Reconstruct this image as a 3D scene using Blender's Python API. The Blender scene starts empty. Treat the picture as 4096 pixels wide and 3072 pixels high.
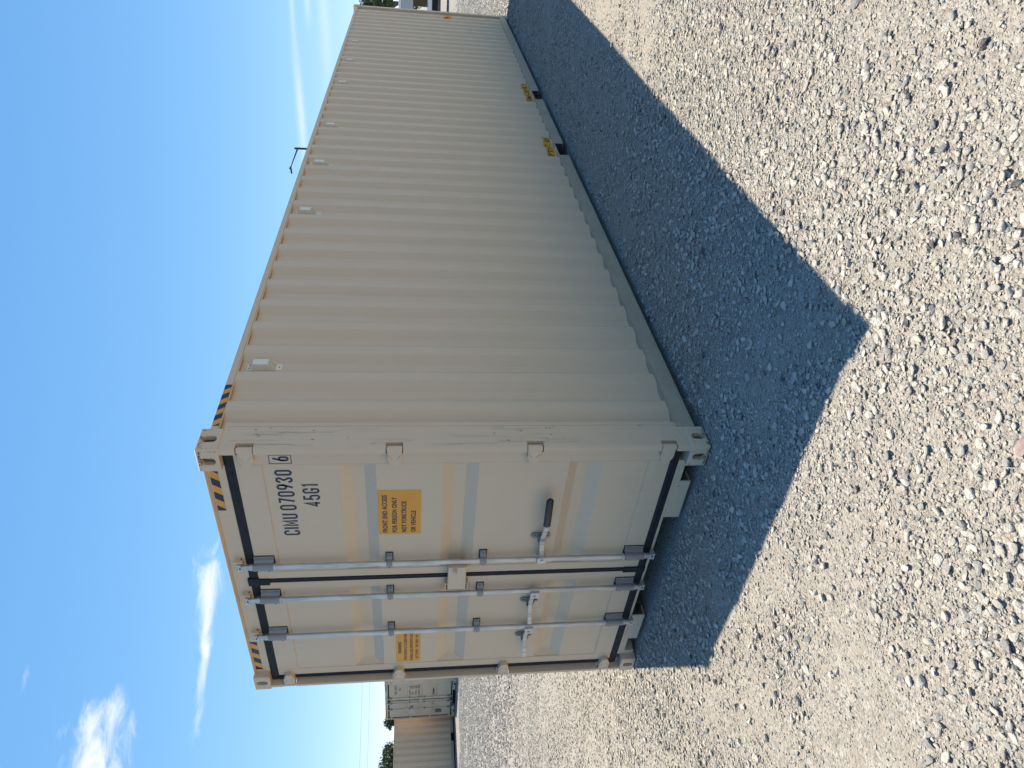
import bpy, bmesh, math, random
import numpy as np
from mathutils import Vector, Matrix
R = math.radians
random.seed(7); rng = np.random.default_rng(11)
scn = bpy.context.scene
col = scn.collection

# ------------------------------------------------------------------ camera
cam_d = bpy.data.cameras.new('camera'); cam = bpy.data.objects.new('camera', cam_d); col.objects.link(cam)
scn.camera = cam
CAM = Vector((-2.8954, -2.7162, 1.7313))
right = Vector((0.61559374, -0.78805417, 0.00386987))
down = Vector((-0.10521612, -0.08705493, -0.99063162))
fwd = Vector((0.78100827, 0.60941945, -0.13650647))
m = Matrix.Identity(4)
for i in range(3):
    m[i][0] = down[i]; m[i][1] = right[i]; m[i][2] = -fwd[i]; m[i][3] = CAM[i]
cam.matrix_world = m                       # the phone was held upright, the picture file lies on its side
cam_d.sensor_fit = 'HORIZONTAL'; cam_d.sensor_width = 36.0
cam_d.lens = 36.0*2822.08/4096.0
cam_d.clip_start = 0.05; cam_d.clip_end = 4000

# ------------------------------------------------------------------ light
SUN = Vector((0.785, 1.365, 2.896)).normalized()
el = math.asin(SUN.z); az = math.atan2(SUN.x, SUN.y)
w = bpy.data.worlds.new('World'); scn.world = w; w.use_nodes = True
nt = w.node_tree; nt.nodes.clear()
def wn(t, **k):
    n = nt.nodes.new(t)
    for a, b in k.items(): setattr(n, a, b)
    return n
def mth(op, a, b=None, c=None, clamp=False):
    n = wn('ShaderNodeMath', operation=op, use_clamp=clamp)
    for i, v in enumerate((a, b, c)):
        if v is None: continue
        if isinstance(v, (int, float)): n.inputs[i].default_value = v
        else: nt.links.new(v, n.inputs[i])
    return n.outputs[0]
sky = wn('ShaderNodeTexSky', sky_type='NISHITA')
sky.sun_disc = False; sky.sun_elevation = el; sky.sun_rotation = az
sky.altitude = 100; sky.air_density = 0.5; sky.dust_density = 0.0; sky.ozone_density = 4.0
tc = wn('ShaderNodeTexCoord')
sep = wn('ShaderNodeSeparateXYZ'); nt.links.new(tc.outputs['Generated'], sep.inputs[0])
azd = mth('MULTIPLY', mth('ARCTAN2', sep.outputs[1], sep.outputs[0]), 57.29578)
eld = mth('MULTIPLY', mth('ARCSINE', sep.outputs[2]), 57.29578)
cmb = wn('ShaderNodeCombineXYZ'); nt.links.new(azd, cmb.inputs[0]); nt.links.new(eld, cmb.inputs[1])
def noise(sx, sy, scale, detail, rough, dist=0.0, off=0.0):
    mp = wn('ShaderNodeMapping'); mp.inputs['Scale'].default_value = (sx, sy, 1); mp.inputs['Location'].default_value = (off, off*.7, 0)
    nt.links.new(cmb.outputs[0], mp.inputs[0])
    n = wn('ShaderNodeTexNoise'); n.inputs['Scale'].default_value = scale; n.inputs['Detail'].default_value = detail
    n.inputs['Roughness'].default_value = rough; n.inputs['Distortion'].default_value = dist
    nt.links.new(mp.outputs[0], n.inputs['Vector']); return n.outputs['Fac']
n_puff = noise(0.30, 0.95, 1.0, 10, .64, .9)
n_wisp = noise(0.10, 1.6, 0.9, 7, .6, .3, 5.0)
def blob(a0, e0, sa, se, slope=0.0):
    da = mth('SUBTRACT', azd, a0)
    de = mth('SUBTRACT', mth('SUBTRACT', eld, e0), mth('MULTIPLY', da, slope))
    q = mth('ADD', mth('POWER', mth('ABSOLUTE', mth('DIVIDE', da, sa)), 2.0), mth('POWER', mth('ABSOLUTE', mth('DIVIDE', de, se)), 2.0))
    return mth('EXPONENT', mth('MULTIPLY', q, -1.0))
def sstep(v, a, b):
    n = wn('ShaderNodeMapRange', interpolation_type='SMOOTHSTEP')
    n.inputs['From Min'].default_value = a; n.inputs['From Max'].default_value = b
    nt.links.new(v, n.inputs['Value']); return n.outputs[0]
def total(l):
    s = l[0]
    for x in l[1:]: s = mth('ADD', s, x)
    return s
puffs = total([blob(66.2, 20.5, 4.0, 1.9), mth('MULTIPLY', blob(61.4, 19.9, 1.7, 1.0), .6), mth('MULTIPLY', blob(62.5, 21.3, 1.6, .7), .4), mth('MULTIPLY', blob(53.4, 14.9, 3.3, .95), 1.0), mth('MULTIPLY', blob(59.0, 14.7, 3.6, .42), .85),
               mth('MULTIPLY', blob(59.3, 25.2, 1.6, .5), .45), mth('MULTIPLY', blob(63.4, 15.2, 1.0, .5), .4), mth('MULTIPLY', blob(56.0, 12.4, 1.5, .4), .35)])
puff_m = sstep(mth('ADD', mth('MULTIPLY', puffs, .62), mth('MULTIPLY', n_puff, 1.05)), .68, 1.32)
trails = total([mth('MULTIPLY', blob(17.5, 8.35, 4.2, .26, -.035), .75), mth('MULTIPLY', blob(9.5, 8.55, 3.0, .16), .5), mth('MULTIPLY', blob(11.5, 6.4, 4.2, .36, -.02), .42), mth('MULTIPLY', blob(9.8, 7.5, 1.6, .2), .5)])
trail_m = mth('MULTIPLY', trails, mth('ADD', mth('MULTIPLY', n_wisp, .7), .35), clamp=True)
mask = mth('MAXIMUM', puff_m, mth('MULTIPLY', trail_m, .85))
mask = mth('MULTIPLY', mask, sstep(eld, .5, 4.0))
mix = wn('ShaderNodeMix', data_type='RGBA'); nt.links.new(mask, mix.inputs[0]); gm = wn('ShaderNodeGamma'); gm.inputs[1].default_value = 0.82; nt.links.new(sky.outputs[0], gm.inputs[0])
hs = wn('ShaderNodeHueSaturation'); hs.inputs['Saturation'].default_value = 1.3; hs.inputs['Value'].default_value = 1.4; hs.inputs['Hue'].default_value = 0.508
KA, KB = 1.98, .25                     # soft shoulder towards the bright horizon
nt.links.new(gm.outputs[0], hs.inputs['Color'])
v1 = wn('ShaderNodeVectorMath', operation='SCALE'); v1.inputs['Scale'].default_value = KA; nt.links.new(hs.outputs[0], v1.inputs[0])
v2 = wn('ShaderNodeVectorMath', operation='MULTIPLY_ADD'); v2.inputs[1].default_value = (KB, KB, KB); v2.inputs[2].default_value = (1, 1, 1); nt.links.new(hs.outputs[0], v2.inputs[0])
v3 = wn('ShaderNodeVectorMath', operation='DIVIDE'); nt.links.new(v1.outputs[0], v3.inputs[0]); nt.links.new(v2.outputs[0], v3.inputs[1])
nt.links.new(v3.outputs[0], mix.inputs[6])
mix.inputs[7].default_value = (4.6, 4.8, 5.1, 1)
bg = wn('ShaderNodeBackground'); bg.inputs[1].default_value = 0.134
out = wn('ShaderNodeOutputWorld'); nt.links.new(mix.outputs[2], bg.inputs[0]); nt.links.new(bg.outputs[0], out.inputs[0])
sun_d = bpy.data.lights.new('sun', 'SUN'); sun_d.energy = 4.7; sun_d.angle = R(.53); sun_d.color = (1, .915, .78)
sun = bpy.data.objects.new('sun', sun_d); col.objects.link(sun); sun.rotation_euler = SUN.to_track_quat('Z', 'Y').to_euler()
sun.location = (0, 0, 20)
scn.view_settings.view_transform = 'Standard'; scn.view_settings.look = 'None'; scn.view_settings.gamma = 1
scn.view_settings.use_curve_mapping = False; scn.view_settings.exposure = 0.82

# ------------------------------------------------------------------ materials
MATS = {}
def mat(name, color=(.5,.5,.5), rough=.5, metal=0.0, spec=.5, setup=None):
    if name in MATS: return MATS[name]
    mm = bpy.data.materials.new(name); mm.use_nodes = True; t = mm.node_tree
    b = t.nodes['Principled BSDF']; b.inputs['Base Color'].default_value = (*color, 1); b.inputs['Roughness'].default_value = rough
    b.inputs['Metallic'].default_value = metal; b.inputs['Specular IOR Level'].default_value = spec
    if setup: setup(t, b)
    MATS[name] = mm; return mm
def N(t, kind, ins=None, **k):
    n = t.nodes.new(kind)
    for a, b in k.items(): setattr(n, a, b)
    for a, v in (ins or {}).items():
        if hasattr(v, 'is_linked'): t.links.new(v, n.inputs[a])
        else: n.inputs[a].default_value = v
    return n
def tnoise(t, vec, scale, detail=4, rough=.55, dist=0.0):
    n = N(t, 'ShaderNodeTexNoise', {'Vector': vec, 'Scale': scale, 'Detail': detail, 'Roughness': rough, 'Distortion': dist}); return n.outputs['Fac']
def tmap(t, vec, sc, loc=(0,0,0)):
    return N(t, 'ShaderNodeMapping', {'Vector': vec, 'Scale': sc, 'Location': loc}).outputs[0]
def tramp(t, fac, stops, interp='LINEAR'):
    r = N(t, 'ShaderNodeValToRGB', {'Fac': fac}); c = r.color_ramp; c.interpolation = interp
    while len(c.elements) < len(stops): c.elements.new(.5)
    for e, (p, v) in zip(c.elements, stops):
        e.position = p; e.color = (*v, 1) if isinstance(v, tuple) else (v, v, v, 1)
    return r.outputs['Color']
def tmix(t, fac, a, b, blend='MIX'):
    n = N(t, 'ShaderNodeMix', None, data_type='RGBA', blend_type=blend)
    for i, v in ((0, fac), (6, a), (7, b)):
        if hasattr(v, 'is_linked'): t.links.new(v, n.inputs[i])
        else: n.inputs[i].default_value = v if i == 0 else ((*v, 1) if len(v) == 3 else v)
    return n.outputs[2]
def tbump(t, b, h, strength, dist):
    n = N(t, 'ShaderNodeBump', {'Height': h, 'Strength': strength, 'Distance': dist}); t.links.new(n.outputs[0], b.inputs['Normal'])
PAINT = (.590, .458, .310)
RUST = (.085, .035, .016)
def paint_setup(wear, dots=0.0, streak=.10, grime=0.0):
    def f(t, b):
        co = N(t, 'ShaderNodeTexCoord').outputs['Object']
        big = tnoise(t, co, 1.1, 3)
        st = tnoise(t, tmap(t, co, (38, 38, .9)), 1.0, 5, .6)
        c = tmix(t, tramp(t, big, [(.3, 0.0), (.7, .08)]), PAINT, (.50, .395, .275))
        c = tmix(t, tramp(t, st, [(.48, 0.0), (.8, streak)]), c, (.30, .26, .20))
        if grime > 0: c = tmix(t, tramp(t, tnoise(t, tmap(t, co, (3, 3, 9)), 1.0, 6, .6), [(.3, grime*.6), (.7, grime)]), c, (.22, .185, .145))
        # thin scuffs running down the steel
        sc = tnoise(t, tmap(t, co, (150, 150, 2.2)), 1.0, 2, .5)
        scm = tnoise(t, co, 2.6, 2)
        scf = N(t, 'ShaderNodeMath', {0: tramp(t, sc, [(.66, 0.0), (.72, 1.0)]), 1: tramp(t, scm, [(.52, 0.0), (.66, .4)])}, operation='MULTIPLY').outputs[0]
        c = tmix(t, scf, c, (.24, .21, .17))
        if wear > 0:
            wn1 = tnoise(t, tmap(t, co, (22, 22, 14)), 1.0, 8, .72)
            wn2 = tnoise(t, co, 3.2, 3)
            lo = .60 if wear > 1 else .63
            wf = N(t, 'ShaderNodeMath', {0: tramp(t, wn1, [(lo, 0.0), (lo+.06, 1.0)]), 1: tramp(t, wn2, [(.42 if wear > 1 else .50, 0.0), (.62, min(wear, 1.0))])}, operation='MULTIPLY').outputs[0]
            c = tmix(t, wf, c, RUST)
        if dots > 0:
            v = N(t, 'ShaderNodeTexVoronoi', {'Vector': tmap(t, co, (1, 1, 1.0)), 'Scale': 55.0, 'Randomness': 1.0})
            dn = tnoise(t, co, 2.1, 3)
            df = N(t, 'ShaderNodeMath', {0: tramp(t, v.outputs['Distance'], [(.11, 1.0), (.17, 0.0)]), 1: tramp(t, dn, [(.48, 0.0), (.62, dots)])}, operation='MULTIPLY').outputs[0]
            c = tmix(t, df, c, (.04, .03, .025))
        t.links.new(c, b.inputs['Base Color'])
        rr = tnoise(t, co, 6, 4)
        t.links.new(tramp(t, rr, [(.3, .42), (.7, .56)]), b.inputs['Roughness'])
        tbump(t, b, tnoise(t, co, 7.0, 3), .05, .02)
    return f
M_P = mat('beige_paint', PAINT, .48, 0, .4, paint_setup(0))
M_PW = mat('beige_paint_worn', PAINT, .5, 0, .4, paint_setup(1.0, 0, .16))
M_PC = mat('beige_paint_rusting', PAINT, .5, 0, .4, paint_setup(1.2, 0, .2))
M_PD = mat('beige_paint_splashed', PAINT, .5, 0, .4, paint_setup(.6, .9, .12, .62))
def galv(t, b):
    co = N(t, 'ShaderNodeTexCoord').outputs['Object']
    n = tnoise(t, co, 60, 4); n2 = tnoise(t, tmap(t, co, (30, 30, 5)), 1, 5)
    c = tmix(t, tramp(t, n2, [(.4, 0.0), (.7, 1.0)]), (.58, .565, .53), (.38, .37, .35))
    t.links.new(c, b.inputs['Base Color']); t.links.new(tramp(t, n, [(.3, .28), (.7, .5)]), b.inputs['Roughness'])
M_G = mat('galvanised_steel', (.6, .6, .6), .4, .6, .5, galv)
M_GD = mat('dull_galvanised_steel', (.27, .265, .255), .5, .45, .5)
def rub(t, b):
    co = N(t, 'ShaderNodeTexCoord').outputs['Object']
    n = tnoise(t, tmap(t, co, (20, 20, 20)), 1, 5)
    t.links.new(tramp(t, n, [(.3, (.009, .010, .013)), (.75, (.022, .023, .027))]), b.inputs['Base Color'])
M_R = mat('black_rubber', (.02, .02, .025), .6, 0, .22, rub)
M_DK = mat('shade_dark_steel', (.05, .047, .042), .8)  # shade inside the pockets and under the floor is put into this colour
M_GRIP = mat('black_grip', (.012, .012, .014), .45)
def yel(t, b):
    co = N(t, 'ShaderNodeTexCoord').outputs['Object']
    n = tnoise(t, co, 9, 5); n2 = tnoise(t, tmap(t, co, (60, 60, 12)), 1, 3)
    c = tmix(t, tramp(t, n, [(.35, 0.0), (.75, .35)]), (.68, .30, .022), (.55, .22, .015))
    c = tmix(t, tramp(t, n2, [(.66, 0.0), (.74, .35)]), c, (.25, .12, .03))
    t.links.new(c, b.inputs['Base Color'])
M_Y = mat('yellow_vinyl', (.65, .29, .02), .4, 0, .5, yel)
M_NAVY = mat('navy_vinyl', (.010, .014, .030), .4)
M_INK = mat('black_ink', (.012, .012, .016), .5)
M_RED = mat('red_ink', (.38, .02, .015), .45)
M_WHITE = mat('white_print', (.7, .7, .68), .5)
M_PLATE = mat('dark_data_plate', (.12, .12, .11), .5)

# ------------------------------------------------------------------ mesh builder
class MB:
    def __init__(s): s.v = []; s.f = []; s.mi = []; s.cur = 0
    def add(s, vs, fs):
        o = len(s.v); s.v += [tuple(a) for a in vs]
        for f in fs: s.f.append(tuple(o+i for i in f)); s.mi.append(s.cur)
        return s
    def box(s, x0, x1, y0, y1, z0, z1):
        return s.add([(x0,y0,z0),(x1,y0,z0),(x1,y1,z0),(x0,y1,z0),(x0,y0,z1),(x1,y0,z1),(x1,y1,z1),(x0,y1,z1)],
                     [(0,3,2,1),(4,5,6,7),(0,1,5,4),(1,2,6,5),(2,3,7,6),(3,0,4,7)])
    def prism(s, pts, axis, a, b, caps=True):
        n = len(pts)
        def P(p, h):
            if axis == 2: return (p[0], p[1], h)
            if axis == 0: return (h, p[0], p[1])
            return (p[0], h, p[1])
        vs = [P(p, a) for p in pts]+[P(p, b) for p in pts]
        fs = [(i, (i+1) % n, n+(i+1) % n, n+i) for i in range(n)]
        if caps: fs += [tuple(range(n-1, -1, -1)), tuple(range(n, 2*n))]
        return s.add(vs, fs)
    def cyl(s, p0, p1, r0, r1=None, n=14, caps=True):
        p0 = Vector(p0); p1 = Vector(p1); r1 = r0 if r1 is None else r1
        d = (p1-p0).normalized(); a = d.orthogonal().normalized(); b = d.cross(a)
        vs = []
        for p, r in ((p0, r0), (p1, r1)):
            for i in range(n):
                t = 2*math.pi*i/n; vs.append(p+a*(r*math.cos(t))+b*(r*math.sin(t)))
        fs = [(i, (i+1) % n, n+(i+1) % n, n+i) for i in range(n)]
        if caps: fs += [tuple(range(n-1, -1, -1)), tuple(range(n, 2*n))]
        return s.add(vs, fs)
    def tube(s, pts, r, n=8):
        for a, b in zip(pts[:-1], pts[1:]): s.cyl(a, b, r, n=n)
        return s
    def mesh(s, name, mats, smooth=False, xf=None):
        me = bpy.data.meshes.new(name)
        v = s.v if xf is None else [xf(p) for p in s.v]
        me.from_pydata(v, [], s.f); 
        for mm in (mats if isinstance(mats, (list, tuple)) else [mats]): me.materials.append(mm)
        bm = bmesh.new(); bm.from_mesh(me)
        for f, i in zip(bm.faces, s.mi): f.material_index = i
        bmesh.ops.recalc_face_normals(bm, faces=bm.faces); bm.to_mesh(me); bm.free()
        if smooth: me.shade_smooth()
        return me
    def build(s, name, mats, parent=None, bevel=0.0, smooth=False, xf=None, seg=2):
        return link(name, s.mesh(name, mats, smooth, xf), parent, bevel, smooth, seg)
def link(name, me, parent=None, bevel=0.0, smooth=False, seg=2):
    o = bpy.data.objects.new(name, me); col.objects.link(o); o.parent = parent
    if bevel:
        b = o.modifiers.new('bevel', 'BEVEL'); b.width = bevel; b.segments = seg; b.limit_method = 'ANGLE'; b.angle_limit = R(35); b.harden_normals = False
    if smooth:
        me.shade_smooth()
        try: me.set_sharp_from_angle(angle=R(38))
        except Exception: pass
    return o
def empty(name, loc=(0,0,0), rz=0.0, label=None, cat=None, group=None):
    o = bpy.data.objects.new(name, None); col.objects.link(o); o.location = loc; o.rotation_euler[2] = rz; o.empty_display_size = .3
    return tag(o, label, cat, group)
def tag(o, label=None, cat=None, group=None, kind=None):
    if label: o['label'] = label
    if cat: o['category'] = cat
    if group: o['group'] = group
    if kind: o['kind'] = kind
    return o

# ------------------------------------------------------------------ lettering
def text_mesh(body, height, width=None, offset=0.0, align='LEFT', res=3):
    cu = bpy.data.curves.new('lettering', 'FONT'); cu.body = body; cu.size = 1; cu.resolution_u = res; cu.offset = offset; cu.space_character = 1.10; cu.fill_mode = 'FRONT'
    o = bpy.data.objects.new('lettering', cu); col.objects.link(o)
    dg = bpy.context.evaluated_depsgraph_get(); me = bpy.data.meshes.new_from_object(o.evaluated_get(dg))
    bpy.data.objects.remove(o); bpy.data.curves.remove(cu)
    n = len(me.vertices)
    if n == 0: return [], []
    co = np.zeros(n*3); me.vertices.foreach_get('co', co); co = co.reshape(-1, 3)[:, :2]
    fs = [tuple(p.vertices) for p in me.polygons]; bpy.data.meshes.remove(me)
    mn = co.min(0); mx = co.max(0); co = co-mn; sz = mx-mn
    sy = height/sz[1]; sx = sy if width is None else width/sz[0]
    return co*np.array([sx, sy]), fs
def arc(cx, cy, r, a0, a1, n=6): return [(cx+r*math.cos(R(a0+(a1-a0)*i/n)), cy+r*math.sin(R(a0+(a1-a0)*i/n))) for i in range(n+1)]
def stroke(pts, t, closed=False):
    n = len(pts); L = []; Rr = []
    for i in range(n):
        p = Vector(pts[i])
        a = Vector(pts[i-1]) if (i or closed) else None; b = Vector(pts[(i+1) % n]) if (i < n-1 or closed) else None
        d0 = (p-a).normalized() if a is not None else None; d1 = (b-p).normalized() if b is not None else None
        d0 = d0 or d1; d1 = d1 or d0
        n0 = Vector((-d0.y, d0.x)); n1 = Vector((-d1.y, d1.x)); mi = (n0+n1)
        mi = mi.normalized() if mi.length > 1e-6 else n0
        k = t/2/max(.45, mi.dot(n0)); L.append(p+mi*k); Rr.append(p-mi*k)
    vs = [tuple(q) for q in L+Rr]; m_ = n if closed else n-1
    return vs, [(i, (i+1) % n, n+(i+1) % n, n+i) for i in range(m_)]
def glyph(c, W, H):
    r = W/2; q = H*.30
    if c == '0': return [(arc(r, H-r, r, 0, 180)+arc(r, r, r, 180, 360), True)], W
    if c == 'C': return [([(W, H-q)]+arc(r, H-r, r, 0, 180)+arc(r, r, r, 180, 360)+[(W, q)], False)], W
    if c == 'G': return [([(W, H-q)]+arc(r, H-r, r, 0, 180)+arc(r, r, r, 180, 360)+[(W, H*.44), (W*.5, H*.44)], False)], W
    if c == 'I': return [([(0, 0), (0, H)], False)], 0
    if c == '1': return [([(0, H*.86), (W*.32, H), (W*.32, 0)], False)], W*.32
    if c == 'U': return [([(0, H)]+arc(r, r, r, 180, 360)+[(W, H)], False)], W
    if c == 'M': return [([(0, 0), (0, H), (W*.6, H*.25), (W*1.2, H), (W*1.2, 0)], False)], W*1.2
    if c == '7': return [([(0, H), (W, H), (W*.38, 0)], False)], W
    if c == '9': return [(arc(r, H-r, r, 0, 180)+arc(r, H*.44+r, r, 180, 360), True), ([(W, H-r), (W, H*.6), (W*.35, 0)], False)], W
    if c == '6': return [(arc(r, r, r, 180, 540-180)+arc(r, H*.56-r, r, 0, 180), True), ([(0, r), (0, H*.4), (W*.65, H)], False)], W
    if c == '3': return [([(0, H-q*.8)]+arc(r, H-r, r, 170, -50)+[(W*.45, H*.53)]+arc(r, r, r, 50, -170)+[(0, q*.8)], False)], W
    if c == '4': return [([(W*.8, 0), (W*.8, H), (0, H*.24), (W*1.1, H*.24)], False)], W*1.1
    if c == '5': return [([(W*.95, H), (W*.08, H), (0, H*.5)]+arc(r, H*.58-r, r, 140, 0)+arc(r, r, r, 0, -165)+[(0, q*.7)], False)], W
    return [], W*.45
def stencil(body, x_end, W, H, t, gap):
    """letters on a flat plane; x runs in reading direction, x_end = width wanted"""
    out = []; x = 0
    for c in body:
        st, adv = glyph(c, W-t, H-t)
        if c == ' ': x += W*.42; continue
        for pts, cl in st:
            vs, fs = stroke(pts, t, cl); out.append(([(a+x+t/2, b+t/2) for a, b in vs], fs))
        x += adv+t+gap
    k = x_end/(x-gap)
    return [([(a*k, b) for a, b in vs], fs) for vs, fs in out]
def door_text(mb, vs, fs, ystart, z, X):           # reading direction is -Y on the door face
    mb.add([(X, ystart-a, z+b) for a, b in vs], fs)
def put_text(name, lines, X, parent, m_):
    for body, h, wd, y, z, off in lines:
        mb = MB(); vs, fs = text_mesh(body, h, wd, off); door_text(mb, vs, fs, y, z, X); mb.build(name, m_, parent)

# ------------------------------------------------------------------ shipping container
W_ = 2.438
PITCH = .2845
def corr_points(x0, x1, y_out, y_in, first):
    """polyline of the corrugated wall along its length, bends slightly rounded"""
    raw = [(x0, y_in)]; x = first
    while x+.29 < x1:
        raw += [(x-.068, y_in), (x, y_out), (x+.080, y_out), (x+.142, y_in)]; x += PITCH
    raw = [p for p in raw if p[0] <= x1]; raw.append((x1, raw[-1][1]))
    pts = [raw[0]]
    for a, b, c in zip(raw[:-2], raw[1:-1], raw[2:]):
        a, b, c = Vector(a), Vector(b), Vector(c); r = .005
        if (b-a).length < .02 or (c-b).length < .02: pts.append(tuple(b)); continue
        p = b+(a-b).normalized()*r; q = b+(c-b).normalized()*r
        pts += [tuple(p), tuple((p+q+b*2)/4), tuple(q)]
    pts.append(raw[-1]); return pts
def casting(parent, sx, sy, sz, L, H, detail=True):
    """corner casting with real slots; sx,sy,sz = 0/1 which corner"""
    a, b, c = .178, .162, .118
    mb = MB(); bv = .009
    bm = bmesh.new(); bmesh.ops.create_cube(bm, size=1)
    for v in bm.verts: v.co = Vector(((v.co.x+.5)*a, (v.co.y+.5)*b, (v.co.z+.5)*c))
    bmesh.ops.bevel(bm, geom=[e for e in bm.edges], offset=bv, segments=3, affect='EDGES', profile=.6)
    bm.faces.ensure_lookup_table()
    for ax, hl, cx in ((0, .040, .089), (1, .032, .081)):
        # slot in the end face (x=0) and in the side face (y=0)
        n = Vector((-1, 0, 0)) if ax == 0 else Vector((0, -1, 0))
        f = max((f for f in bm.faces if f.normal.dot(n) > .99), key=lambda f: f.calc_area())
        cor = list(f.verts); bmesh.ops.delete(bm, geom=[f], context='FACES_ONLY')
        u_ax = 1 if ax == 0 else 0
        cu, cz = (b*.53 if ax == 0 else a*.50), c*.50
        if not sz: cz = c*.47
        hw, hh = (.0255, .0395)
        ring = []
        q0 = [(1, 1), (-1, 1), (-1, -1), (1, -1)]
        for qi, (qu, qz) in enumerate(q0):
            a0 = qi*90
            for i in range(6):
                t = R(a0+90*i/6); ring.append((cu+hw*math.cos(t), cz+(hh-hw)*(1 if qz > 0 else -1)+hw*math.sin(t)))
        def V(u, z, d): 
            p = [0, 0, z]; p[u_ax] = u; p[ax] = d; return bm.verts.new(p)
        r0 = [V(u, z, 0) for u, z in ring]; r1 = [V(u, z, .03) for u, z in ring]
        cc = {}
        for v in cor: cc[(1 if v.co[u_ax] > cu else -1, 1 if v.co.z > cz else -1)] = v
        nn = len(r0)
        for qi, q in enumerate(q0):
            cv = cc[q]; idx = [qi*6+i for i in range(7)]
            for i, j in zip(idx[:-1], idx[1:]): bm.faces.new((cv, r0[i % nn], r0[j % nn]))
            bm.faces.new((cv, r0[(qi*6+6) % nn], cc[q0[(qi+1) % 4]]))
        for i in range(nn): bm.faces.new((r0[i], r0[(i+1) % nn], r1[(i+1) % nn], r1[i]))
        fb = bm.faces.new([V(u, z, .046) for u, z in [(cu-.05, cz-.05), (cu+.05, cz-.05), (cu+.05, cz+.05), (cu-.05, cz+.05)]])
        r2 = fb.verts[:]
        # inner chamber walls
        back = [V(u, z, .0305) for u, z in [(cu-.05, cz-.05), (cu+.05, cz-.05), (cu+.05, cz+.05), (cu-.05, cz+.05)]]
        for i in range(4): bm.faces.new((back[i], back[(i+1) % 4], r2[(i+1) % 4], r2[i]))
    for v in bm.verts:
        x, y, z = v.co
        v.co = ((L-x) if sx else x, (W_-y) if sy else y, (H-(c-z) if sz else z))
    bmesh.ops.recalc_face_normals(bm, faces=bm.faces)
    me = bpy.data.meshes.new('corner_casting'); bm.to_mesh(me); bm.free(); me.materials.append(M_PC)
    return link('corner_casting', me, parent)
HZ = [2.646, 1.842, 1.046, .246]                   # hinge heights
def door_post(parent, far, H):
    fy = (lambda y: W_-y) if far else (lambda y: y)
    dz = H-2.896
    full = [(.225, .006), (.020, .006)]+[(.004+.016-.016*math.sin(t), .006+.016-.016*math.cos(t)) for t in (R(30), R(60))]+[(.004, .022), (.004, .043), (.074, .043), (.074, .072), (.16, .072), (.225, .05)]
    cut = [(.225, .006), (.060, .006), (.060, .072), (.16, .072), (.225, .05)]
    mb = MB(); zs = [.118]; hz = sorted(h+(dz if h > 2 else 0) for h in HZ)
    for h in hz: zs += [h-.048, h+.048]
    zs.append(H-.118)
    for i, (a, b) in enumerate(zip(zs[:-1], zs[1:])):
        pr = cut if i % 2 else full
        mb.prism([(x, fy(y)) for x, y in pr], 2, a, b)
    # raised rib and weld bead that run down the side of the post
    mb.box(.196, .203, *sorted((fy(.0035), fy(.02))), .13, H-.13)
    return mb.build('corner_post', M_PW, parent)
def plain_post(parent, far, L, H):
    fy = (lambda y: W_-y) if far else (lambda y: y)
    mb = MB()
    pr = [(L-.13, .006), (L-.022, .006), (L-.006, .022), (L-.006, .10), (L-.06, .10), (L-.06, .05), (L-.13, .05)]
    mb.prism([(x, fy(y)) for x, y in pr], 2, .118, H-.118)
    return mb.build('corner_post', M_PW, parent, .003)
def half_round(mb, axis, c, hw, x_back, x_front, a, b):
    """rubber strip with rounded front lying along y (axis 1) or z (axis 2)"""
    pr = [(x_back, c-hw), (x_front+.006, c-hw), (x_front+.0015, c-hw*.62), (x_front+.003, c-hw*.12), (x_front, c+hw*.2), (x_front+.002, c+hw*.7), (x_front+.007, c+hw), (x_back, c+hw)]
    if axis == 1: mb.add(*prism_xz(pr, a, b))
    else: mb.add(*prism_xy(pr, a, b))
def prism_xz(pr, a, b):
    n = len(pr); return [(x, a, z) for x, z in pr]+[(x, b, z) for x, z in pr], [(i, (i+1) % n, n+(i+1) % n, n+i) for i in range(n)]+[tuple(range(n)), tuple(range(2*n-1, n-1, -1))]
def prism_xy(pr, a, b):
    n = len(pr); return [(x, y, a) for x, y in pr]+[(x, y, b) for x, y in pr], [(i, (i+1) % n, n+(i+1) % n, n+i) for i in range(n)]+[tuple(range(n)), tuple(range(2*n-1, n-1, -1))]
XD = .047
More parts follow.
